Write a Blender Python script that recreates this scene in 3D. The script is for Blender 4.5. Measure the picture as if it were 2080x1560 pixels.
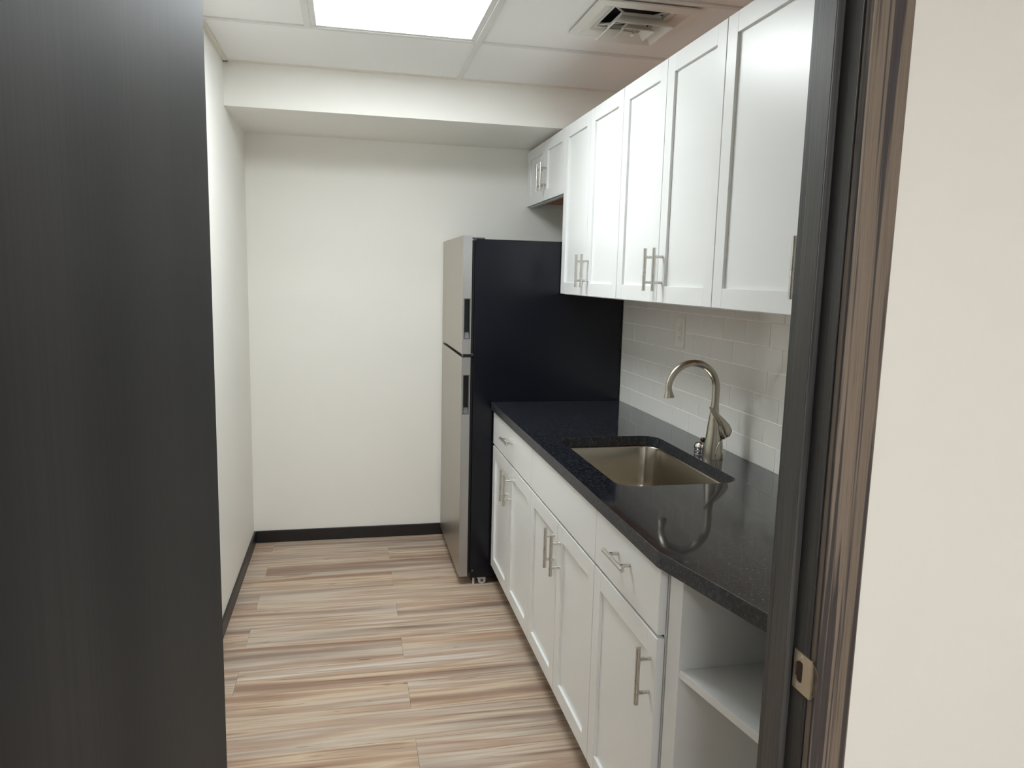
import bpy, bmesh, math, random
from mathutils import Vector, Matrix
random.seed(7)
for o in list(bpy.data.objects): bpy.data.objects.remove(o)
S = bpy.context.scene
C = S.collection

# ------------------------------------------------------------------ camera
CX, CY, CZ, YAW, PITCH, ROLL, FPX = -0.6696, -3.4481, 1.5026, 0.2164, 0.1412, 0.0243, 1519.0
fw = Vector((math.sin(YAW)*math.cos(PITCH), math.cos(YAW)*math.cos(PITCH), -math.sin(PITCH)))
rt = Vector((math.cos(YAW), -math.sin(YAW), 0)); up = rt.cross(fw)
r2 = rt*math.cos(ROLL) + up*math.sin(ROLL); u2 = -rt*math.sin(ROLL) + up*math.cos(ROLL)
cam = bpy.data.objects.new('camera', bpy.data.cameras.new('camera')); C.objects.link(cam)
m = Matrix((r2, u2, -fw)).transposed().to_4x4(); m.translation = (CX, CY, CZ); cam.matrix_world = m
cam.data.sensor_fit = 'HORIZONTAL'; cam.data.sensor_width = 36; cam.data.lens = FPX/2080*36
cam.data.clip_start = 0.02
S.camera = cam
# ------------------------------------------------------------------ world, exposure, lamp strengths
w = bpy.data.worlds.new('world'); S.world = w; w.use_nodes = True
w.node_tree.nodes['Background'].inputs[0].default_value = (1, 1, 1, 1)
w.node_tree.nodes['Background'].inputs[1].default_value = 0.05
S.view_settings.view_transform = 'Standard'; S.view_settings.look = 'None'
S.view_settings.gamma = 1; S.view_settings.use_curve_mapping = False
S.view_settings.exposure = 0.18
S.cycles.max_bounces = 16; S.cycles.diffuse_bounces = 12; S.cycles.glossy_bounces = 6
KITCHEN_LAMP = 22.0      # radiance of the lay-in light in the kitchen
HALL_FILL = 31.0         # radiance of the made-up fill light added in the hall

# ------------------------------------------------------------------ materials
def lin(r, g, b):
    f = lambda c: (c/255/12.92) if c/255 <= .04045 else ((c/255+.055)/1.055)**2.4
    return (f(r), f(g), f(b), 1)
class NT:
    def __init__(s, name):
        s.m = bpy.data.materials.new(name); s.m.use_nodes = True
        s.t = s.m.node_tree; s.b = s.t.nodes['Principled BSDF']
    def n(s, typ, **kw):
        nd = s.t.nodes.new('ShaderNode'+typ)
        for k, v in kw.items():
            if k.startswith('_'): setattr(nd, k[1:], v)
            elif k.startswith('i') and k[1:].isdigit(): nd.inputs[int(k[1:])].default_value = v
            else: nd.inputs[k].default_value = v
        return nd
    def l(s, a, b): s.t.links.new(a, b)
    def ramp(s, fac, stops):
        nd = s.n('ValToRGB'); e = nd.color_ramp.elements
        while len(e) < len(stops): e.new(.5)
        for q, (p, c) in zip(e, stops): q.position = p; q.color = c
        s.l(fac, nd.inputs[0]); return nd.outputs[0]
    def coord(s, scale, rnd=False, out='Object'):
        tc = s.n('TexCoord'); mp = s.n('Mapping'); mp.inputs['Scale'].default_value = scale
        src = tc.outputs[out]
        if rnd:
            oi = s.n('ObjectInfo'); mu = s.n('Math', _operation='MULTIPLY', i1=37.0); s.l(oi.outputs['Random'], mu.inputs[0])
            ad = s.n('VectorMath', _operation='ADD'); s.l(src, ad.inputs[0]); s.l(mu.outputs[0], ad.inputs[1]); src = ad.outputs[0]
        s.l(src, mp.inputs[0]); return mp.outputs[0]
    def noise(s, vec, scale, detail=4, rough=.55, dist=0):
        nd = s.n('TexNoise', Scale=scale, Detail=detail, Roughness=rough, Distortion=dist); s.l(vec, nd.inputs['Vector']); return nd.outputs[0]
    def mix(s, fac, a, b, mode='MIX'):
        nd = s.n('Mix', _data_type='RGBA', _blend_type=mode)
        if isinstance(fac, float): nd.inputs[0].default_value = fac
        else: s.l(fac, nd.inputs[0])
        for k, v in ((6, a), (7, b)):
            if isinstance(v, tuple): nd.inputs[k].default_value = v
            else: s.l(v, nd.inputs[k])
        return nd.outputs[2]
    def bump(s, h, strength, dist=.001):
        nd = s.n('Bump', Strength=strength, Distance=dist); s.l(h, nd.inputs['Height']); s.l(nd.outputs[0], s.b.inputs['Normal'])
    def set(s, color=None, rough=None, metal=None, spec=None, **kw):
        if color is not None:
            if isinstance(color, tuple): s.b.inputs['Base Color'].default_value = color
            else: s.l(color, s.b.inputs['Base Color'])
        if rough is not None:
            if isinstance(rough, (int, float)): s.b.inputs['Roughness'].default_value = rough
            else: s.l(rough, s.b.inputs['Roughness'])
        if metal is not None: s.b.inputs['Metallic'].default_value = metal
        if spec is not None: s.b.inputs['Specular IOR Level'].default_value = spec
        for k, v in kw.items(): s.b.inputs[k].default_value = v
        return s.m

def paint(name, c, rough=.6, bump=.0, bs=250, spec=.4):
    t = NT(name); v = t.coord((1, 1, 1)); nz = t.noise(v, bs, 3)
    lo = tuple(x*.97 for x in c[:3])+(1,)
    big = t.noise(v, 2.5, 2)
    t.set(t.mix(big, lo, c), rough, 0, spec)
    if bump: t.bump(nz, bump, .0006)
    return t.m
def metal(name, c, rough, streak=(1, 1, 1), amt=.25, sc=60, rv=.2):
    t = NT(name); v = t.coord(streak); nz = t.noise(v, sc, 5, .7)
    lo = tuple(x*(1-amt) for x in c[:3])+(1,)
    r = t.n('MapRange', **{'From Min': .3, 'From Max': .7, 'To Min': rough*(1-rv), 'To Max': rough*(1+rv)}); t.l(nz, r.inputs[0])
    return t.set(t.mix(nz, lo, c), r.outputs[0], 1)
def oak(name, dark, mid, light, fine=1.0, rough=.45, band=8.0, bump=.25, spec=.5, rings=.5, streak=.75):
    t = NT(name)
    v = t.coord((1, 1, .055), True)
    warp = t.noise(v, 3.2, 3, .5, .4)
    wv = t.n('TexWave', _wave_type='BANDS', _bands_direction='DIAGONAL', Scale=band, Distortion=5.0, Detail=3, **{'Detail Scale': 1.2}); t.l(v, wv.inputs[0])
    st = t.noise(t.coord((1, 1, .012), True), 420*fine, 3, .6)
    a = t.ramp(wv.outputs[1], [(.0, dark), (.35, mid), (1, light)])
    b = t.ramp(warp, [(.3, dark), (.5, mid), (.72, light)])
    c = t.mix(rings, b, a)
    sm = t.ramp(st, [(.36, (.35, .35, .36, 1)), (.56, (1, 1, 1, 1))])
    t.set(t.mix(streak, c, sm, 'MULTIPLY'), rough, 0, spec)
    t.bump(st, bump, .0006)
    return t.m
M = {}
M['wall'] = paint('warm white wall paint', lin(236, 235, 230), .62, .12, 180)
M['hallwall'] = paint('hall wall paint', lin(217, 216, 211), .62, .12, 180)
M['cab'] = paint('white cabinet lacquer', lin(229, 231, 231), .32, .03, 60, .5)
M['cabin'] = paint('white melamine interior', lin(228, 226, 220), .5, .02, 60)
M['rawwood'] = paint('raw brown plywood', lin(190, 132, 92), .6, .2, 60)
M['tile'] = paint('glazed white tile', lin(234, 233, 229), .07, .0, 60, .5)
M['grout'] = paint('white grout', lin(246, 246, 243), .8, .2, 500)
M['ceiltile'] = paint('ceiling tile white', lin(239, 239, 238), .85, .35, 420)
M['tee'] = paint('painted steel tee', lin(222, 222, 220), .45)
M['angle'] = paint('wall angle paint', lin(226, 222, 212), .5)
M['vent'] = paint('vent enamel', lin(228, 226, 220), .4)
M['duct'] = paint('dark duct lining', lin(22, 24, 34), .7)
M['plastic'] = paint('white plastic plate', lin(230, 229, 222), .35)
M['slot'] = paint('dark slot', lin(104, 100, 93), .6)
M['black'] = paint('black plastic', lin(14, 14, 16), .4)
M['kick'] = paint('dark toe kick', lin(64, 56, 48), .6)
M['base'] = paint('black baseboard', lin(32, 30, 31), .38, .15, 200)
M['gasket'] = paint('black door gasket', lin(10, 10, 13), .5)
M['trimgrey'] = paint('grey pocket trim', lin(92, 92, 94), .35)
M['caster'] = paint('pale plastic caster', lin(196, 194, 188), .5)
M['doorveneer'] = oak('dark stained door veneer', lin(24, 25, 29), lin(35, 36, 40), lin(50, 50, 52), .45, .55, 2.6, .1, .25, .5, .3)
M['jamb'] = oak('dark stained oak jamb', lin(46, 46, 48), lin(66, 65, 65), lin(82, 80, 78), 1.0, .42, 9.0, .25, .5, .4)
def casing_oak():
    t = NT('stained open-grain oak casing')
    v = t.coord((1, 1, .014), True)
    lines = t.noise(v, 120, 3, .55, .25); broad = t.noise(v, 30, 2, .5); st = t.noise(t.coord((1, 1, .012), True), 520, 3, .6)
    base = t.mix(broad, lin(104, 93, 83), lin(120, 108, 96))
    dk = t.ramp(lines, [(.43, (1, 1, 1, 1)), (.52, (0, 0, 0, 1))])
    c = t.mix(dk, base, lin(58, 54, 55))
    sm = t.ramp(st, [(.34, (.6, .58, .57, 1)), (.52, (1, 1, 1, 1))])
    t.set(t.mix(.55, c, sm, 'MULTIPLY'), .5, 0, .4); t.bump(st, .25, .0006); return t.m
M['casing'] = casing_oak()
M['steel'] = metal('brushed stainless door', lin(186, 180, 170), .36, (1, 25, .3), .12, 12)
M['steeledge'] = metal('satin steel door edge', lin(178, 178, 177), .45, (1, 1, .1), .1, 30)
M['sink'] = metal('brushed stainless sink', lin(196, 189, 176), .23, (1, 1, 1), .02, 3, .02)
M['nickel'] = metal('brushed nickel', lin(206, 203, 197), .28, (1, 1, .2), .1, 80)
M['faucet'] = metal('satin nickel faucet', lin(190, 184, 172), .28, (1, 1, .2), .02, 40, .03)
M['chrome'] = metal('polished chrome', lin(225, 226, 228), .06, (1, 1, 1), .02, 20)
M['latch'] = paint('dark raw wood mortise', lin(72, 54, 46), .7)
M['brass'] = metal('satin nickel strike', lin(206, 196, 178), .33, (1, 1, 1), .08, 120)
def fridge_side():
    t = NT('textured black fridge steel'); v = t.coord((1, 1, 1)); nz = t.noise(v, 330, 2)
    t.set(lin(4, 7, 19), .22, 0, .4); t.bump(nz, .12, .0005); return t.m
M['fridge'] = fridge_side()
def granite(name, rough, ior, lift=0):
    t = NT(name); v = t.coord((1, 1, 1))
    n1 = t.noise(v, 95, 5, .75); n2 = t.noise(t.coord((1, .5, 1)), 240, 3, .6, .5); n3 = t.noise(v, 9, 4, .6); n4 = t.noise(v, 330, 3, .6)
    c = t.ramp(n1, [(.40, lin(9+lift, 10+lift, 14+lift)), (.53, lin(24+lift, 26+lift, 32+lift)), (.66, lin(66+lift, 69+lift, 78+lift))])
    c = t.mix(t.ramp(n4, [(.5, (0, 0, 0, 1)), (.75, (.5, .5, .5, 1))]), c, lin(74, 78, 86))
    sp = t.ramp(n2, [(.62, (0, 0, 0, 1)), (.72, (.8, .8, .8, 1))])
    c2 = t.mix(sp, c, lin(96, 99, 106))
    br = t.ramp(n3, [(.62, (0, 0, 0, 1)), (.74, (.2, .2, .2, 1))])
    c3 = t.mix(br, c2, lin(62, 44, 38))
    return t.set(c3, rough, 0, .5, IOR=ior)
M['granite'] = granite('black pearl granite', .06, 2.0)
M['graniteedge'] = granite('honed granite edge', .42, 1.5, 10)
def plank():
    t = NT('weathered vinyl plank')
    band = t.noise(t.coord((.055, 1, 1), True), 13, 3, .5, .25)
    wide = t.noise(t.coord((.09, 1, 1), True), 5, 2, .5)
    c1 = t.ramp(band, [(.34, lin(152, 124, 106)), (.43, lin(178, 150, 128)), (.50, lin(204, 184, 160)), (.55, lin(182, 155, 132)), (.62, lin(168, 152, 138)), (.70, lin(218, 203, 183))])
    c2 = t.ramp(band, [(.34, lin(146, 126, 112)), (.44, lin(178, 163, 150)), (.51, lin(200, 186, 168)), (.58, lin(176, 150, 130)), (.70, lin(206, 198, 188))])
    col = t.mix(t.ramp(wide, [(.42, (0, 0, 0, 1)), (.58, (1, 1, 1, 1))]), c1, c2)
    st = t.noise(t.coord((.03, 1, 1), True), 110, 4, .6)
    sm = t.ramp(st, [(.33, (.82, .79, .77, 1)), (.55, (1, 1, 1, 1))])
    c = t.mix(.6, col, sm, 'MULTIPLY')
    # occasional long arched grain
    wv = t.n('TexWave', _wave_type='BANDS', _bands_direction='Y', Scale=7, Distortion=10, Detail=2, **{'Detail Scale': .8}); t.l(t.coord((.12, 1, 1), True), wv.inputs[0])
    ar = t.ramp(wv.outputs[1], [(.0, (.66, .57, .52, 1)), (.12, (1, 1, 1, 1))])
    where = t.ramp(t.noise(t.coord((.5, 1, 1), True), 4, 2), [(.46, (0, 0, 0, 1)), (.60, (.9, .9, .9, 1))])
    c = t.mix(where, c, t.mix(1.0, c, ar, 'MULTIPLY'))
    # fine dark flecks and cracks
    fk = t.noise(t.coord((.10, 1, 1), True), 48, 2, .5, .6)
    fm = t.ramp(fk, [(.24, (.45, .38, .34, 1)), (.31, (1, 1, 1, 1))])
    c = t.mix(.9, c, fm, 'MULTIPLY')
    t.set(c, .42, 0, .35); t.bump(st, .1, .0005); return t.m
M['plank'] = plank()
def emit(name, c, s):
    t = NT(name); t.set((0.8, 0.8, 0.8, 1), .5)
    v = t.coord((1, 1, 1)); nz = t.noise(v, 300, 2); cc = t.mix(nz, tuple(x*.99 for x in c[:3])+(1,), c)
    t.l(cc, t.b.inputs['Emission Color']); t.b.inputs['Emission Strength'].default_value = s; return t.m
M['lamp'] = emit('kitchen diffuser', (.93, .985, 1.0, 1), KITCHEN_LAMP)
M['hallfill'] = emit('added hall fill panel', (.96, .985, 1.0, 1), HALL_FILL)

# ------------------------------------------------------------------ mesh helpers
WORLD = {}
class MB:
    def __init__(s): s.v = []; s.f = []; s.sm = []
    def add(s, vs, fs, smooth=False):
        o = len(s.v); s.v += [Vector(p) for p in vs]
        for f in fs: s.f.append([i+o for i in f]); s.sm.append(smooth)
        return s
    def box(s, x0, x1, y0, y1, z0, z1):
        x0, x1 = sorted((x0, x1)); y0, y1 = sorted((y0, y1)); z0, z1 = sorted((z0, z1))
        v = [(x, y, z) for z in (z0, z1) for y in (y0, y1) for x in (x0, x1)]
        return s.add(v, [(0, 2, 3, 1), (4, 5, 7, 6), (0, 1, 5, 4), (2, 6, 7, 3), (0, 4, 6, 2), (1, 3, 7, 5)])
    def prism(s, pts, z0, z1):      # pts counter-clockwise in xy
        n = len(pts); v = [(x, y, z0) for x, y in pts]+[(x, y, z1) for x, y in pts]
        f = [tuple(range(n-1, -1, -1)), tuple(range(n, 2*n))]+[(i, (i+1) % n, n+(i+1) % n, n+i) for i in range(n)]
        return s.add(v, f)
    def loft(s, rings, cap=(True, True), smooth=True):
        n = len(rings[0]); v = [p for r in rings for p in r]; f = []
        for k in range(len(rings)-1):
            for i in range(n):
                a, b = k*n+i, k*n+(i+1) % n; f.append((a, b, b+n, a+n))
        s.add(v, f, smooth)
        if cap[0]: s.add(rings[0], [tuple(range(n-1, -1, -1))])
        if cap[1]: s.add(rings[-1], [tuple(range(n))])
        return s
    def tube(s, path, rad, n=16, flat=1.0, upv=None):
        path = [Vector(p) for p in path]; rings = []; ref = Vector(upv) if upv else Vector((0, 1, 0))
        for i, p in enumerate(path):
            d = (path[min(i+1, len(path)-1)]-path[max(i-1, 0)]).normalized()
            a = ref-d*ref.dot(d)
            if a.length < 1e-4: a = Vector((1, 0, 0))-d*d.x
            a.normalize(); b = d.cross(a)
            r = rad[i] if isinstance(rad, (list, tuple)) else rad
            if isinstance(r, (int, float)): r = (r*flat, r)
            rings.append([p+a*math.cos(t)*r[0]+b*math.sin(t)*r[1] for t in [2*math.pi*k/n for k in range(n)]])
        return s.loft(rings)
    def cyl(s, a, b, r, n=20): return s.tube([a, b], r, n)
    def lathe(s, c, prof, n=28):
        rings = [[(c[0]+r*math.cos(2*math.pi*k/n), c[1]+r*math.sin(2*math.pi*k/n), c[2]+z) for k in range(n)] for r, z in prof]
        return s.loft(rings)
    def build(s, name, mat, parent=None, bevel=0, seg=2, origin=None):
        if origin is None:
            xs = [min(p[i] for p in s.v) for i in range(3)]; xe = [max(p[i] for p in s.v) for i in range(3)]
            origin = Vector(((xs[0]+xe[0])/2, (xs[1]+xe[1])/2, xs[2]))
        origin = Vector(origin)
        me = bpy.data.meshes.new(name); me.from_pydata([p-origin for p in s.v], [], s.f)
        me.polygons.foreach_set('use_smooth', s.sm); me.update()
        bm = bmesh.new(); bm.from_mesh(me); bmesh.ops.recalc_face_normals(bm, faces=bm.faces); bm.to_mesh(me); bm.free()
        me.materials.append(M[mat] if isinstance(mat, str) else mat)
        o = bpy.data.objects.new(name, me); C.objects.link(o)
        WORLD[o] = origin; attach(o, parent)
        if bevel:
            md = o.modifiers.new('bevel', 'BEVEL'); md.width = bevel; md.segments = seg; md.limit_method = 'ANGLE'; md.harden_normals = False
        return o
def attach(o, parent):
    if parent is not None:
        o.parent = parent; o.location = WORLD[o]-WORLD[parent]
    else: o.location = WORLD[o]
def box(name, mat, b, parent=None, bevel=0): return MB().box(*b).build(name, mat, parent, bevel)
def empty(name, loc):
    o = bpy.data.objects.new(name, None); C.objects.link(o); o.empty_display_size = .05
    WORLD[o] = Vector(loc); o.location = loc; return o
def tag(o, label, cat, group=None):
    o['label'] = label; o['category'] = cat
    if group: o['group'] = group
    return o
def struct(o, label=None, cat=None):
    o['kind'] = 'structure'
    if label: o['label'] = label
    if cat: o['category'] = cat
    return o
def inst(src, name, loc, parent=None, rot=None):        # same mesh data placed again
    o = src.copy(); o.name = name; C.objects.link(o); o.parent = None
    WORLD[o] = Vector(loc); attach(o, parent)
    if rot: o.rotation_euler = rot
    return o
def rrect(x0, x1, y0, y1, r, n=6):
    pts = []
    for cx, cy, a0 in ((x1-r, y0+r, -90), (x1-r, y1-r, 0), (x0+r, y1-r, 90), (x0+r, y0+r, 180)):
        for k in range(n+1):
            a = math.radians(a0+90*k/n); pts.append((cx+r*math.cos(a), cy+r*math.sin(a)))
    return pts

# ------------------------------------------------------------------ room dimensions
XL, XW, YF, ZC = -1.194, 0.641, 0.777, 2.398        # left wall, tiled wall, far wall, ceiling
YI, YO = -2.459, -2.562                             # kitchen and hall faces of the door wall
XJ, XJL = -0.033, -0.860                            # door opening
YS, ZS = 0.134, 2.214                               # soffit
HB, HX0, HX1 = -5.4, -2.4, 2.2                      # hall

# walls
struct(box('wall_left', 'wall', (XL-.1, XL, YI, YF+.1, 0, ZC+.05)), 'white painted wall running from the door to the far corner', 'wall')
struct(box('wall_far', 'wall', (XL, XW+.1, YF, YF+.1, 0, ZC+.05)), 'white painted end wall behind the refrigerator', 'wall')
wr = struct(box('wall_right', 'wall', (XW+.008, XW+.1, YI, YF, 0, ZC+.05)), 'white wall behind cabinets with a tiled backsplash', 'wall')
struct(box('wall_soffit', 'wall', (XL, XW+.008, YS, YF, ZS, ZC+.05)), 'boxed painted soffit dropping below the ceiling at the far end', 'soffit')
struct(box('wall_hall_right', 'hallwall', (XJ+.02, HX1, YO, YI, 0, ZC+.05)), 'cream hall wall beside the brown door casing', 'wall')
struct(box('wall_hall_left', 'hallwall', (HX0, XJL-.02, YO, YI, 0, ZC+.05)))
struct(box('wall_hall_header', 'hallwall', (XJL-.02, XJ+.02, YO, YI, 2.07, ZC+.05)))
struct(box('wall_hall_back', 'hallwall', (HX0, HX1, HB-.1, HB, 0, ZC+.05)))
struct(box('wall_hall_end', 'hallwall', (HX1, HX1+.1, HB, YI, 0, ZC+.05)))
struct(box('wall_hall_side', 'hallwall', (HX0-.1, HX0, HB, YI, 0, ZC+.05)))

# floor with planks laid across the room
fl = struct(box('floor', 'kick', (HX0, HX1, HB, YF, -.05, -.006)), 'beige and grey-brown wood-look plank floor', 'floor')
PW, PL = 0.178, 1.22
rows = range(-27, 10); pk = {}
for r in rows:
    y0 = -0.8225+PW*r; y1 = min(y0+PW, YF)
    if y0 >= YF-.005 or y0 < HB: continue
    j0 = -0.465 if (r % 2) else -1.085
    hall = y1 < YI
    xa, xb = (HX0, HX1) if hall else (XL, XW)
    cuts = [xa]+sorted(j0+PL*k for k in range(-3, 4) if xa+.03 < j0+PL*k < xb-.03)+[xb]
    for a, b in zip(cuts, cuts[1:]):
        key = (round(b-a, 3), round(y1-y0, 3)); g = .0004
        c = ((a+b)/2, (y0+y1)/2, -.006)
        if key in pk: inst(pk[key], 'floor_plank', c, fl)
        else:
            pk[key] = MB().box(a+g, b-g, y0+g, y1-g, -.006, 0).build('floor_plank', 'plank', fl, origin=c)

# baseboards
def baseboard(name, pts, h=.068, d=.011):
    mb = MB()
    (xa, ya), (xb, yb) = pts
    if abs(ya-yb) < 1e-6: mb.box(xa, xb, ya-d, ya, 0, h)
    else: mb.box(xa, xa+d, ya, yb, 0, h)
    o = mb.build(name, 'base', bevel=.0025); return o
struct(baseboard('baseboard_far', ((XL+.011, YF), (XW, YF))), 'black baseboard along the far wall', 'baseboard')
struct(baseboard('baseboard_left', ((XL, YI), (XL, YF))), 'black baseboard along the left wall', 'baseboard')

# ------------------------------------------------------------------ ceiling grid
ce = struct(box('ceiling', 'duct', (HX0, HX1, HB, YF, ZC+.05, ZC+.12)), 'suspended ceiling of white lay-in tiles in a white metal grid', 'ceiling')
T = .012; tz = ZC+.006
LX0, LX1, LY0, LY1 = -.812, -.172, -1.04, -.43          # centre lines round the light
VX0 = -.172
def ctile(x0, x1, y0, y1): box('ceiling_tile', 'ceiltile', (x0+.004, x1-.004, y0+.004, y1-.004, tz, tz+.015), ce)
for a in ((XL, VX0, LY1, YS), (VX0, XW, LY1, YS), (XL, LX0, LY0, LY1), (XL, VX0, -1.65, LY0), (VX0, XW, -1.65, LY0), (XL, VX0, -2.26, -1.65), (VX0, XW, -2.26, -1.65), (XL, VX0, YI, -2.26), (VX0, XW, YI, -2.26)): ctile(*a)
# tile above the vent is cut round the duct neck
vx, vy, vh = .305, -.83, .10
cut = MB()
for b in ((VX0, vx-vh, -1.04, LY1), (vx+vh, XW, -1.04, LY1), (vx-vh, vx+vh, -1.04, vy-vh), (vx-vh, vx+vh, vy+vh, LY1)): cut.box(*b, tz, tz+.015)
cut.build('ceiling_tile', 'ceiltile', ce)
def tee(x0, x1, y0, y1, dz=0): box('grid_tee', 'tee', (x0, x1, y0, y1, ZC-dz, ZC+.008), ce)
tee(VX0-T, VX0+T, YI, YS, .0008); tee(LX0-T, LX0+T, LY0+T, LY1-T)
for y in (LY1, LY0, -1.65, -2.26):
    tee(XL+.02, VX0-T, y-T, y+T); tee(VX0+T, XW, y-T, y+T)
for b in ((XL, XL+.02, YI, YS), (XL, XW, YS-.014, YS)): box('wall_angle', 'angle', (*b, ZC-.001, ZC+.006), ce)
# hall ceiling
HL = (-.85, .35, -5.1, -4.5)
cut = MB()
for b in ((HX0, HL[0], HB, YO), (HL[1], HX1, HB, YO), (HL[0], HL[1], HB, HL[2]), (HL[0], HL[1], HL[3], YO)): cut.box(*b, tz, tz+.015)
cut.build('ceiling_tile', 'ceiltile', ce)

def troffer(x0, x1, y0, y1, mat, label, rim=.022):
    t = empty('ceiling_light', ((x0+x1)/2, (y0+y1)/2, ZC)); tag(t, label, 'light')
    f = MB()
    for b in ((x0, x1, y0, y0+rim), (x0, x1, y1-rim, y1), (x0, x0+rim, y0+rim, y1-rim), (x1-rim, x1, y0+rim, y1-rim)): f.box(*b, ZC+.002, ZC+.014)
    f.build('frame', 'tee', t, .001)
    box('diffuser', mat, (x0+rim, x1-rim, y0+rim, y1-rim, ZC+.006, ZC+.012), t)
    box('housing', 'tee', (x0+.004, x1-.004, y0+.004, y1-.004, ZC+.0145, ZC+.045), t)
troffer(LX0+T, LX1-T, LY0+T, LY1-T, 'lamp', 'bright flat panel light set in the kitchen ceiling grid')
troffer(*HL, 'hallfill', 'added fill panel in the unseen hall ceiling outside the door')  # invented light, added out of view to brighten hall wall and kitchen

# ceiling vent with dropped square cones
vt = tag(empty('ceiling_vent', (vx, vy, ZC)), 'square white ceiling air diffuser with dropped nested cones', 'vent')
def sq(h, z, cx=vx, cy=vy): return [(cx-h, cy-h, z), (cx+h, cy-h, z), (cx+h, cy+h, z), (cx-h, cy+h, z)]
MB().loft([sq(.178, ZC+.001), sq(.178, ZC-.004), sq(.150, ZC-.010), sq(.118, ZC-.001), sq(.106, ZC+.012), sq(.103, ZC+.010), sq(.114, ZC+.002)], (False, False), False).build('frame', 'vent', vt)
MB().loft([sq(.102, ZC+.049), sq(.102, ZC+.008), sq(.106, ZC+.008), sq(.106, ZC+.049)], (False, False), False).build('duct_neck', 'duct', vt)
def cone(name, hl, zl, ht, zt, cx=vx+.010, cy=vy+.012):
    MB().loft([sq(ht-.002, zt, cx, cy), sq(hl-.003, zl+.002, cx, cy), sq(hl, zl, cx, cy), sq(hl, zl+.003, cx, cy), sq(ht, zt+.002, cx, cy), sq(ht, zt+.012, cx, cy), sq(ht-.002, zt+.012, cx, cy)], (False, False), False).build(name, 'vent', vt)
cone('outer_cone', .105, ZC-.038, .072, ZC-.004)
cone('inner_cone', .056, ZC-.041, .034, ZC-.020)
MB().lathe((vx+.01, vy+.012, ZC-.046), [(.001, 0), (.008, .0005), (.011, .004), (.009, .008), (.005, .010), (.004, .03), (.004, .055), (.001, .055)], 16).build('centre_knob', 'vent', vt)
for dx, dy in ((1, 1), (-1, 1), (1, -1), (-1, -1)):
    MB().tube([(vx+.01+dx*.004, vy+.012+dy*.004, ZC+.005), (vx+dx*.103, vy+dy*.103, ZC+.013)], .004, 8).build('strut', 'vent', vt)

# ------------------------------------------------------------------ tiled backsplash
bs = MB().box(XW-.0026, XW+.008, YI, .012, .9, 1.47).build('backsplash', 'grout', wr)
TP, TR, G = .154, .0778, .0016
tmesh = {}
for r in range(7):
    z0 = .914+TR*r; z1 = min(z0+TR, 1.462)
    off = 0.005-TP if r % 2 == 0 else .005-TP/2
    joints = [.012]+[off-TP*k for k in range(0, 18) if off-TP*k > YI+.01]+[YI]
    for b, a in zip(joints, joints[1:]):
        key = (round(b-a, 4), round(z1-z0, 4)); o_ = (XW, (a+b)/2, z0)
        if key in tmesh: inst(tmesh[key], 'wall_tile', o_, bs)
        else: tmesh[key] = MB().box(XW-.004, XW-.002, a+G, b-G, z0+G, z1-G).build('wall_tile', 'tile', bs, .0006, 2, origin=o_)
ot = tag(empty('wall_outlet', (XW-.004, -.652, 1.243)), 'white rectangular wall outlet plate on the backsplash', 'outlet')
xo = XW-.004
box('cover_plate', 'plastic', (xo-.006, xo+.003, -.692, -.612, 1.238, 1.362), ot, .003)
box('receptacle', 'plastic', (xo-.009, xo-.004, -.669, -.635, 1.264, 1.336), ot, .001)
for z in (1.281, 1.319):
    for dy, h in ((-.006, .008), (.006, .006)): box('slot', 'slot', (xo-.0094, xo-.0085, -.652+dy-.0009, -.652+dy+.0009, z-h/2, z+h/2), ot)
    MB().cyl((xo-.0094, -.652, z-.009), (xo-.0085, -.652, z-.009), .0022, 10).build('ground_hole', 'slot', ot)
box('test_button', 'plastic', (xo-.0102, xo-.008, -.660, -.644, 1.295, 1.305), ot, .0008)

# ------------------------------------------------------------------ cabinets
hs = MB()
HLEN, HPOST, HOFF = .138, .041, .031
hs.cyl((-HOFF, 0, -HLEN/2), (-HOFF, 0, HLEN/2), .0058, 18)
for z in (-HPOST, HPOST): hs.cyl((0, 0, z), (-HOFF, 0, z), .0048, 14)
HMESH = {}
def pull(parent, x, y, z, horiz=False):
    loc = (x, y, z)
    if 'h' not in HMESH:
        o = hs.build('bar_pull', 'nickel', parent, .0008, 2, origin=(0, 0, 0)); HMESH['h'] = o; WORLD[o] = Vector(loc); attach(o, parent)
    else: o = inst(HMESH['h'], 'bar_pull', loc, parent)
    o.rotation_euler = (math.pi/2, 0, 0) if horiz else (0, 0, 0)
    return o
DT, ST, RC = .019, .053, .009
def shaker(root, x, y0, y1, z0, z1, handle=None, g=.0019):
    y0 += g; y1 -= g
    d = box('door', 'cab', (x+RC, x+DT, y0+ST-.006, y1-ST+.006, z0+ST-.006, z1-ST+.006), root)
    for a, b in ((y0, y0+ST), (y1-ST, y1)): box('stile', 'cab', (x, x+DT, a, b, z0, z1), d, .0012)
    for a, b in ((z0, z0+ST), (z1-ST, z1)): box('rail', 'cab', (x+.0002, x+DT, y0+ST, y1-ST, a, b), d, .0007)
    if handle: pull(d, x, handle[0], handle[1])
    return d
def drawer(root, x, y0, y1, z0, z1, handle=True, g=.0015):
    d = box('drawer_front', 'cab', (x, x+DT, y0+g, y1-g, z0, z1), root, .0015)
    if handle: pull(d, x, (y0+y1)/2, .812, True)
    return d
ZB, ZM0, ZM1, ZTOP = .1116, .709, .718, .872
HH = .037
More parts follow.
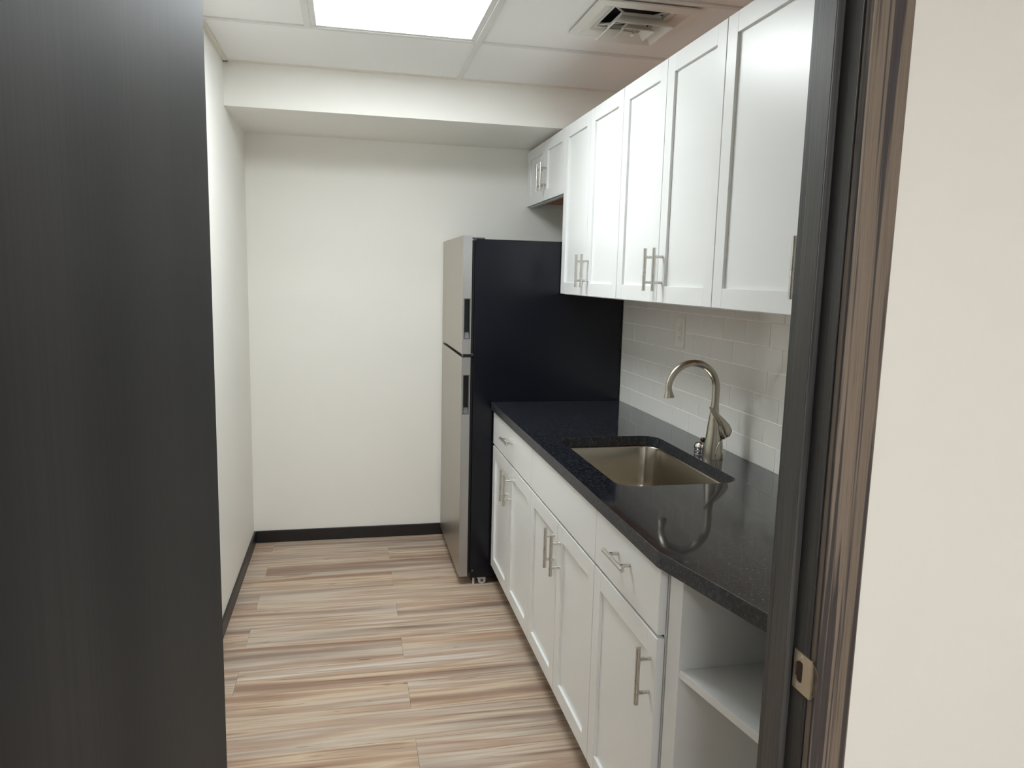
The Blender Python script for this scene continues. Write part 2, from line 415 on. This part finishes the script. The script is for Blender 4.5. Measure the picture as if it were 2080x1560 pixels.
def base_cab(y0, y1, label, ndoors, hasdrawer, hl=None):
    t = tag(empty('base_cabinet', (.3, (y0+y1)/2, 0)), label, 'cabinet', 'white base cabinets under the counter')
    X0, X1 = DT+.002, XW-.02
    y0_, y1_ = y0+.0008, y1-.0008; W = .012
    for a, b in ((y0_, y0_+W), (y1_-W, y1_)): box('side_panel', 'cab', (X0, X1, a, b, .105, ZTOP+.004), t)
    box('bottom_panel', 'cab', (X0, X1, y0_+W, y1_-W, .105, .121), t)
    box('back_panel', 'cab', (X1-.006, X1, y0_+W, y1_-W, .121, ZTOP+.004), t)
    box('front_rail', 'cab', (X0, X0+.02, y0_+W, y1_-W, ZTOP-.03, ZTOP+.004), t)
    box('toe_kick', 'kick', (.08, .095, y0_, y1_, 0, .105), t)
    dr = drawer(t, 0, y0, y1, ZM1, ZTOP, hasdrawer)
    if ndoors == 2:
        mid = (y0+y1)/2
        shaker(t, 0, mid, y1, ZB, ZM0, (mid+HH, .608)); shaker(t, 0, y0, mid, ZB, ZM0, (mid-HH, .608))
    else: shaker(t, 0, y0, y1, ZB, ZM0, (y0+.030, .608))
    return t
B0, B1, B2, B3 = -.014, -.781, -1.5386, -1.981
base_cab(B1, B0, 'white base cabinet with two doors and wide drawer beside the refrigerator', 2, True)
base_cab(B2, B1, 'white two-door base cabinet with blank drawer front under the sink', 2, False)
base_cab(B3, B2, 'white single-door base cabinet with one drawer beside the open shelves', 1, True)

# open end shelf unit with a slanted front
es = tag(empty('end_shelf', (.33, -2.21, 0)), 'white open shelf unit with slanted front at the end of the counter', 'shelf')
ex = lambda y: .020+(-1.996-y)*.19
YE0, YE1 = -1.992, -2.436
def slab(ya, yb, z0, z1, dx=0, xb=XW-.02): return [(ex(ya)+dx, ya), (ex(yb)+dx, yb), (xb, yb), (xb, ya)]
MB().prism(slab(YE0, YE0-.045, 0, 0), .0, .876).build('side_panel', 'cab', es, .0008)
MB().prism(slab(YE1+.018, YE1, 0, 0), .0, .876).build('side_panel', 'cab', es, .0008)
MB().prism(slab(YE0-.0455, YE1+.0185, 0, 0, .002), .646, .665).build('shelf_board', 'cab', es, .0008)
MB().prism(slab(YE0-.0455, YE1+.0185, 0, 0, .002), .105, .123).build('bottom_board', 'cab', es, .0008)
box('back_panel', 'cabin', (XW-.02, XW-.012, YE1, YE0, .0, .876), es)
MB().prism(slab(YE0-.0455, YE1+.0185, 0, 0, .06, ex(YE1)+.08), .0, .104).build('toe_kick', 'kick', es)

# wall cabinets
XU, ZU, ZT = .313, 1.434, 2.195
def wall_cab(y0, y1, z0, label, n, hz, sides=(True, True)):
    t = tag(empty('wall_cabinet', ((XU+XW)/2, (y0+y1)/2, z0)), label, 'cabinet', 'white wall cabinets above the counter')
    X0, X1 = XU+DT+.002, XW-.0045
    a, b_ = y0+.0008, y1-.0008
    zt = ZT-.001
    for p, q in ((a, a+.016), (b_-.016, b_)): box('side_panel', 'cab', (X0, X1, p, q, z0-.004, zt), t)
    for p, q in ((z0-.004, z0+.03), (zt-.03, zt)): box('front_rail', 'cab', (X0, X0+.018, a+.016, b_-.016, p, q), t)
    box('bottom_panel', 'rawwood', (X0+.018, X1, a+.016, b_-.016, z0+.016, z0+.03), t)
    box('top_panel', 'rawwood', (X0+.018, X1, a+.016, b_-.016, zt-.03, zt-.016), t)
    ym = (y0+y1)/2
    if n == 2:
        shaker(t, XU, ym, y1, z0, ZT, (ym+HH, hz)); shaker(t, XU, y0, ym, z0, ZT, (ym-HH, hz))
    else: shaker(t, XU, y0, y1, z0, ZT, (y0+.027, hz))
    return t
wall_cab(.004, .738, 1.898, 'short white two-door wall cabinet above the refrigerator', 2, 2.015)
wall_cab(-.759, .0035, ZU, 'tall white two-door wall cabinet next to the short refrigerator cabinet', 2, 1.538)
wall_cab(-1.526, -.7595, ZU, 'tall white two-door wall cabinet above the sink and faucet', 2, 1.539)
wall_cab(-1.984, -1.5265, ZU, 'tall white single-door wall cabinet partly hidden by the dark door jamb', 1, 1.539)
tag(box('filler_strip', 'cab', (XU+.004, XU+.022, .739, YF-.001, 1.902, ZT-.001)), 'narrow white filler strip between short cabinet and far wall', 'filler')

# ------------------------------------------------------------------ counter, sink, faucet
SX0, SX1, SY0, SY1 = .090, .477, -1.475, -.807
outer = [(-.0083, .006), (-.0083, -1.975), (-.0070, -1.984), (-.0040, -1.993), (.096, -2.441), (XW-.0045, -2.441), (XW-.0045, .006)]
inner = rrect(SX0, SX1, SY0, SY1, .062, 7)
bm = bmesh.new()
def loop(pts, z):
    vs = [bm.verts.new((x, y, z)) for x, y in pts]
    return vs, [bm.edges.new((vs[i], vs[(i+1) % len(vs)])) for i in range(len(vs))]
ot_, oe = loop(outer, .914); it_, ie = loop(inner, .914)
bmesh.ops.triangle_fill(bm, use_beauty=True, use_dissolve=False, edges=oe+ie, normal=(0, 0, 1))
ob_, oeb = loop(outer, .877); ib_, ieb = loop(inner, .877)
bmesh.ops.triangle_fill(bm, use_beauty=True, use_dissolve=False, edges=oeb+ieb, normal=(0, 0, -1))
for a, b in ((ot_, ob_), (it_, ib_)):
    for i in range(len(a)):
        j = (i+1) % len(a); bm.faces.new((a[i], a[j], b[j], b[i]))
bmesh.ops.recalc_face_normals(bm, faces=bm.faces)
me = bpy.data.meshes.new('countertop'); bm.to_mesh(me); bm.free(); me.materials.append(M['granite'])
ctp = bpy.data.objects.new('countertop', me); C.objects.link(ctp); WORLD[ctp] = Vector((0, 0, 0))
me.materials.append(M['graniteedge'])
for p in me.polygons:
    if abs(p.normal.z) < .5: p.material_index = 1
md = ctp.modifiers.new('bevel', 'BEVEL'); md.width = .0022; md.segments = 3; md.limit_method = 'ANGLE'; md.angle_limit = math.radians(40)
tag(ctp, 'black speckled granite countertop with a clipped front corner', 'countertop')

sk = tag(empty('kitchen_sink', ((SX0+SX1)/2, (SY0+SY1)/2, .66)), 'brushed stainless undermount sink bowl set into the black counter', 'sink')
rings = []
def ring(ins, z, r): return [(x, y, z) for x, y in rrect(SX0-.004+ins, SX1+.004-ins, SY0-.004+ins, SY1+.004-ins, r, 8)]
for ins, z, r in ((-.008, .8765, .074), (0, .8765, .066), (.003, .868, .064), (.008, .74, .062), (.014, .705, .06), (.026, .688, .055), (.045, .680, .045), (.12, .676, .03)): rings.append(ring(ins, z, r))
MB().loft(rings, (False, True)).build('bowl', 'sink', sk)
MB().lathe(((SX0+SX1)/2+.05, (SY0+SY1)/2, .6765), [(.057, 0), (.055, .003), (.045, .001), (.040, -.004), (.001, -.004)], 28).build('drain', 'chrome', sk)

fc = tag(empty('faucet', (.535, -1.17, .914)), 'brushed nickel gooseneck faucet with flared tip and twisted lever', 'faucet')
FY = -1.17
def ell(xa, xb, ry, z, yo=0, n=28): return [((xa+xb)/2+(xb-xa)/2*math.cos(2*math.pi*k/n), FY+yo+ry*math.sin(2*math.pi*k/n), z) for k in range(n)]
MB().loft([ell(.500, .570, .034, .9142), ell(.500, .570, .034, .918), ell(.502, .569, .032, .935), ell(.505, .566, .030, .965), ell(.508, .564, .028, .985), ell(.511, .560, .026, 1.005), ell(.514, .553, .022, 1.035), ell(.518, .547, .016, 1.07), ell(.5195, .5455, .013, 1.090), ell(.5195, .5455, .013, 1.094)]).build('body', 'faucet', fc)
path = [(.5325, FY, 1.085), (.5325, FY, 1.12), (.5325, FY, 1.148)]; rad = [.0124]*3
RA = .086
for k in range(1, 25):
    a = math.pi*k/24*0.97; path.append((.5325-RA+RA*math.cos(a), FY, 1.151+RA*math.sin(a))); rad.append(.0124-.0016*k/24)
lx, lz = path[-1][0], path[-1][2]
for dz, r in ((.008, .0108), (.016, .0118), (.025, .0145), (.033, .0172), (.036, .0176)): path.append((lx+.10*dz, FY, lz-dz)); rad.append(r)
MB().tube(path, rad, 24).build('spout', 'faucet', fc)
MB().lathe((path[-1][0], FY, path[-1][2]-.0006), [(.0145, 0), (.0145, .002), (.001, .002)], 20).build('aerator', 'slot', fc)
# twisted lever: a leaf that rises over the body and curls under
lev = [(.508, -.013, 1.090), (.520, -.018, 1.075), (.535, -.023, 1.057), (.549, -.027, 1.040), (.561, -.029, 1.023), (.568, -.030, 1.008), (.567, -.029, .996), (.562, -.027, .988)]
lw = [(.002, .003), (.0035, .007), (.005, .011), (.006, .0145), (.0065, .018), (.0065, .0195), (.005, .014), (.002, .004)]
MB().tube([(x, FY+y+.004, z) for x, y, z in lev], lw, 24).build('lever', 'faucet', fc)
ridge = [(.508, -.014, 1.091), (.523, -.026, 1.074), (.536, -.032, 1.055), (.548, -.035, 1.035), (.557, -.036, 1.018), (.561, -.035, 1.002), (.560, -.031, .990)]
MB().tube([(x, FY+y+.003, z) for x, y, z in ridge], [.0016, .0026, .003, .0032, .0034, .003, .0016], 12).build('lever_ridge', 'faucet', fc)
drop = []
for x, z, rx, ry in ((.541, 1.040, .002, .003), (.545, 1.024, .006, .008), (.549, 1.010, .010, .012), (.553, .998, .0125, .014), (.557, .988, .010, .012), (.560, .982, .003, .004)):
    drop.append([(x+rx*math.cos(2*math.pi*k/18), FY-.021+ry*math.sin(2*math.pi*k/18), z) for k in range(18)])
MB().loft(drop).build('lever_boss', 'faucet', fc)
# arched rib framing the lower front of the body
arch = [(.527, -.0345, .915), (.527, -.0345, .935), (.531, -.0335, .955), (.540, -.0315, .972), (.552, -.027, .983), (.562, -.018, .988)]
MB().tube([(x, FY+y, z) for x, y, z in arch], [.0022, .0024, .0026, .0026, .0024, .0015], 10).build('front_rib', 'faucet', fc)
cp = tag(empty('air_gap_cap', (.534, -1.085, .914)), 'small polished chrome domed cap on the counter behind the faucet', 'cap')
MB().lathe((.534, -1.085, .9142), [(.001, 0), (.023, 0), (.0235, .004), (.021, .010), (.0235, .012), (.0245, .020), (.021, .030), (.012, .037), (.001, .039)], 28).build('dome', 'chrome', cp)
MB().lathe((.541, -1.085, .9532), [(.010, -.003), (.011, .004), (.009, .010), (.001, .011)], 20).build('button', 'black', cp)

# ------------------------------------------------------------------ refrigerator
FYN, FYB = .012, .760
fr = tag(empty('refrigerator', (.25, .386, 0)), 'top-freezer refrigerator with stainless doors and black sides', 'refrigerator')
box('cabinet_body', 'fridge', (-.098, .630, FYN, FYB, .036, 1.676), fr, .004)
box('gasket', 'gasket', (-.111, -.0985, FYN+.010, FYB-.010, .06, 1.668), fr)
box('base_grille', 'gasket', (-.085, -.075, FYN+.03, FYB-.03, .012, .036), fr)
XD0, XD1 = -.1535, -.1115
def fridge_door(z0, z1, p0, p1, name):
    # a slab whose near edge carries a pocket handle
    px0, px1 = XD0+.007, XD1-.004; dep = .020
    mb = MB(); xs = [XD0, px0, px1, XD1]; zs = [z0, p0, p1, z1]
    mb.add([(XD0, FYN, z0), (XD1, FYN, z0), (XD1, FYB, z0), (XD0, FYB, z0), (XD0, FYN, z1), (XD1, FYN, z1), (XD1, FYB, z1), (XD0, FYB, z1)], [(0, 3, 2, 1), (4, 5, 6, 7), (2, 3, 7, 6), (0, 4, 7, 3), (1, 2, 6, 5)])
    for i in range(3):
        for k in range(3):
            if i == 1 and k == 1: continue
            mb.add([(xs[i], FYN, zs[k]), (xs[i+1], FYN, zs[k]), (xs[i+1], FYN, zs[k+1]), (xs[i], FYN, zs[k+1])], [(0, 1, 2, 3)])
    d = mb.build(name, 'steel', fr)
    me = d.data; me.materials.append(M['steeledge'])
    bm = bmesh.new(); bm.from_mesh(me); bmesh.ops.remove_doubles(bm, verts=bm.verts, dist=1e-5); bmesh.ops.recalc_face_normals(bm, faces=bm.faces)
    for f in bm.faces:
        if abs(f.normal.y) > .5: f.material_index = 1
    bm.to_mesh(me); bm.free()
    rr = rrect(px0+.0003, px1-.0003, p0+.0003, p1-.0003, .008, 5)
    sh = lambda ins, y: [((px0+px1)/2+(x-(px0+px1)/2)*(1-ins*2/(px1-px0)), y, (p0+p1)/2+(z-(p0+p1)/2)*(1-ins*2/(p1-p0))) for x, z in rr]
    MB().loft([sh(0, FYN+.0005), sh(0, FYN-.0012), sh(.002, FYN-.0014), sh(.0028, FYN+.002), sh(.0045, FYN+.004)], (False, False), False).build('pocket_rim', 'trimgrey', d)
    MB().loft([sh(.0026, FYN+.001), sh(.0045, FYN+.018), sh(.006, FYN+.019)], (False, True), False).build('pocket_liner', 'black', d)
    MB().add([sh(.004, FYN)[0], (px0+.004, FYN+.002, p0+.004), (px1-.004, FYN+.002, p0+.004), (px1-.005, FYN+.0175, p0+.030), (px0+.005, FYN+.0175, p0+.030)], [(1, 2, 3, 4)]).build('pocket_ramp', 'trimgrey', d)
    return d
def zat(px, py): return None
fridge_door(1.142, 1.690, 1.213, 1.402, 'freezer_door')
fridge_door(.047, 1.127, .855, 1.044, 'lower_door')
box('hinge_bracket', 'black', (-.148, -.094, FYN-.004, FYN+.05, 1.130, 1.139), fr, .001)
MB().lathe((-.104, FYN-.001, 1.124), [(.001, 0), (.006, 0), (.006, .022), (.001, .022)], 14).build('hinge_pin', 'black', fr)
box('hinge_cover', 'caster', (-.14, -.07, FYB-.075, FYB-.015, 1.6905, 1.698), fr, .003)
box('hinge_cover', 'trimgrey', (-.108, -.05, FYN+.006, FYN+.05, 1.6765, 1.684), fr, .003)
for y in (FYN+.016, FYB-.016):
    MB().cyl((-.036, y-.008, .0195), (-.036, y+.008, .0195), .019, 24).build('caster_wheel', 'caster', fr, .001)
    MB().cyl((-.036, y-.010, .0195), (-.036, y+.010, .0195), .008, 14).build('caster_hub', 'trimgrey', fr)
    box('caster_bracket', 'caster', (-.060, -.017, y-.0095, y-.0083, .028, .040), fr)
    MB().cyl((-.077, y, .0005), (-.077, y, .04), .006, 12).build('levelling_foot', 'caster', fr)
MB().cyl((-.086, FYN-.002, .075), (-.086, FYN+.002, .075), .004, 12).build('screw_head', 'trimgrey', fr)
for y in (.06, .10): MB().lathe((-.1540, y, 1.59), [(.0005, 0), (.004, .001), (.0005, .002)], 8).build('badge', 'chrome', fr)

# ------------------------------------------------------------------ door frame and open door
tr = empty('trim_1', (XJ+.01, -2.51, 0)); struct(tr, 'dark oak door jamb with stop and brown casing and strike plate', 'door frame')
box('jamb', 'jamb', (XJ, XJ+.02, YO, YI, 0, 2.05), tr, .0008)
box('door_stop', 'jamb', (XJ-.0130, XJ-.0002, -2.527, -2.488, 0, 2.04), tr, .0015)
box('casing', 'casing', (XJ+.0025, .0300, YO-.017, YO-.0005, 0, 2.10), tr, .0025)
box('casing', 'jamb', (XJ+.0050, .0350, YI+.0005, YI+.014, 0, 2.10), tr, .0025)
sp = MB()
z0, z1, ya, yb = .919, .9765, -2.573, -2.533; xs0, xs1 = XJ-.0016, XJ-.0002
hole = [(y, z) for y, z in [(-2.537, .938), (-2.537, .957), (-2.541, .962), (-2.548, .9645), (-2.5545, .9635), (-2.5555, .958), (-2.5555, .939), (-2.5545, .933), (-2.548, .931), (-2.541, .933)]]
bm = bmesh.new()
for x in (xs0, xs1):
    o_ = [bm.verts.new((x, y, z)) for y, z in [(yb, z0), (yb, z1), (ya, z1), (ya, z0)]]; i_ = [bm.verts.new((x, y, z)) for y, z in hole]
    es_ = [bm.edges.new((q[k], q[(k+1) % len(q)])) for q in (o_, i_) for k in range(len(q))]
    bmesh.ops.triangle_fill(bm, use_beauty=True, edges=es_, normal=(1, 0, 0))
    if x == xs0: keep = (o_, i_)
for q, p_ in zip(keep, (o_, i_)):
    for k in range(len(q)):
        j = (k+1) % len(q); bm.faces.new((q[k], q[j], p_[j], p_[k]))
# curved lip
N = 12; zc_, hz = (z0+z1)/2, (z1-z0)/2
for a, b in ((0, 1),):
    rows_ = []
    for t in range(5):
        f = t/4; rw = []
        for k in range(N+1):
            s_ = -1+2*k/N; ext = .0105*math.sqrt(max(0, 1-(s_*.985)**2))
            rw.append(bm.verts.new((xs0+.0055*(f*ext/.0105)**2, ya-ext*f, zc_+hz*s_)))
        rows_.append(rw)
    for t in range(4):
        for k in range(N): bm.faces.new((rows_[t][k], rows_[t][k+1], rows_[t+1][k+1], rows_[t+1][k]))
bmesh.ops.remove_doubles(bm, verts=bm.verts, dist=1e-5)
bmesh.ops.recalc_face_normals(bm, faces=bm.faces)
bmesh.ops.translate(bm, verts=bm.verts, vec=(-xs0, 2.553, -z0))
me = bpy.data.meshes.new('strike_plate'); bm.to_mesh(me); bm.free(); me.materials.append(M['brass'])
st_ = bpy.data.objects.new('strike_plate', me); C.objects.link(st_); WORLD[st_] = Vector((xs0, -2.553, z0)); attach(st_, tr); st_['label'] = 'satin nickel strike plate with curved lip'
sol = st_.modifiers.new('thickness', 'SOLIDIFY'); sol.thickness = .0008; sol.offset = 1
for z in (.927, .9695): MB().tube([(xs0-.0012, -2.547, z), (xs0+.0004, -2.547, z)], .0042, 16).build('screw', 'nickel', st_, .0006)
MB().box(XJ-.0001, XJ+.0005, -2.556, -2.5365, .931, .9645).build('latch_hole', 'latch', st_)

tl = empty('trim_2', (XJL-.01, -2.51, 0)); struct(tl, 'dark oak hinge-side door jamb behind the open door', 'door frame')
box('jamb', 'jamb', (XJL-.02, XJL, YO, YI, 0, 2.05), tl, .0008)
box('door_stop', 'jamb', (XJL+.0002, XJL+.0125, -2.527, -2.488, 0, 2.04), tl, .0015)
box('casing', 'casing', (XJL-.062, XJL-.0025, YO-.017, YO-.0005, 0, 2.10), tl, .0025)
box('casing', 'jamb', (XJL-.066, XJL-.005, YI+.0005, YI+.014, 0, 2.10), tl, .0025)
th = empty('trim_3', (-.45, -2.51, 2.05)); struct(th, 'dark oak head jamb over the doorway', 'door frame')
box('jamb', 'jamb', (XJL-.02, XJ+.02, YO, YI, 2.05, 2.07), th)
box('casing', 'casing', (XJL-.062, .030, YO-.017, YO-.0005, 2.10, 2.16), th, .0025)
d1 = empty('door_1', (-.836, -2.99, 0)); struct(d1, 'dark stained wooden door standing open beside the doorway', 'door')
box('door_slab', 'doorveneer', (-.858, -.8145, -3.392, -2.580, .012, 2.035), d1, .0015)
for z in (.25, 1.02, 1.80): MB().cyl((XJL-.003+.004, -2.571, z-.045), (XJL-.003+.004, -2.571, z+.045), .0065, 14).build('hinge', 'nickel', d1)
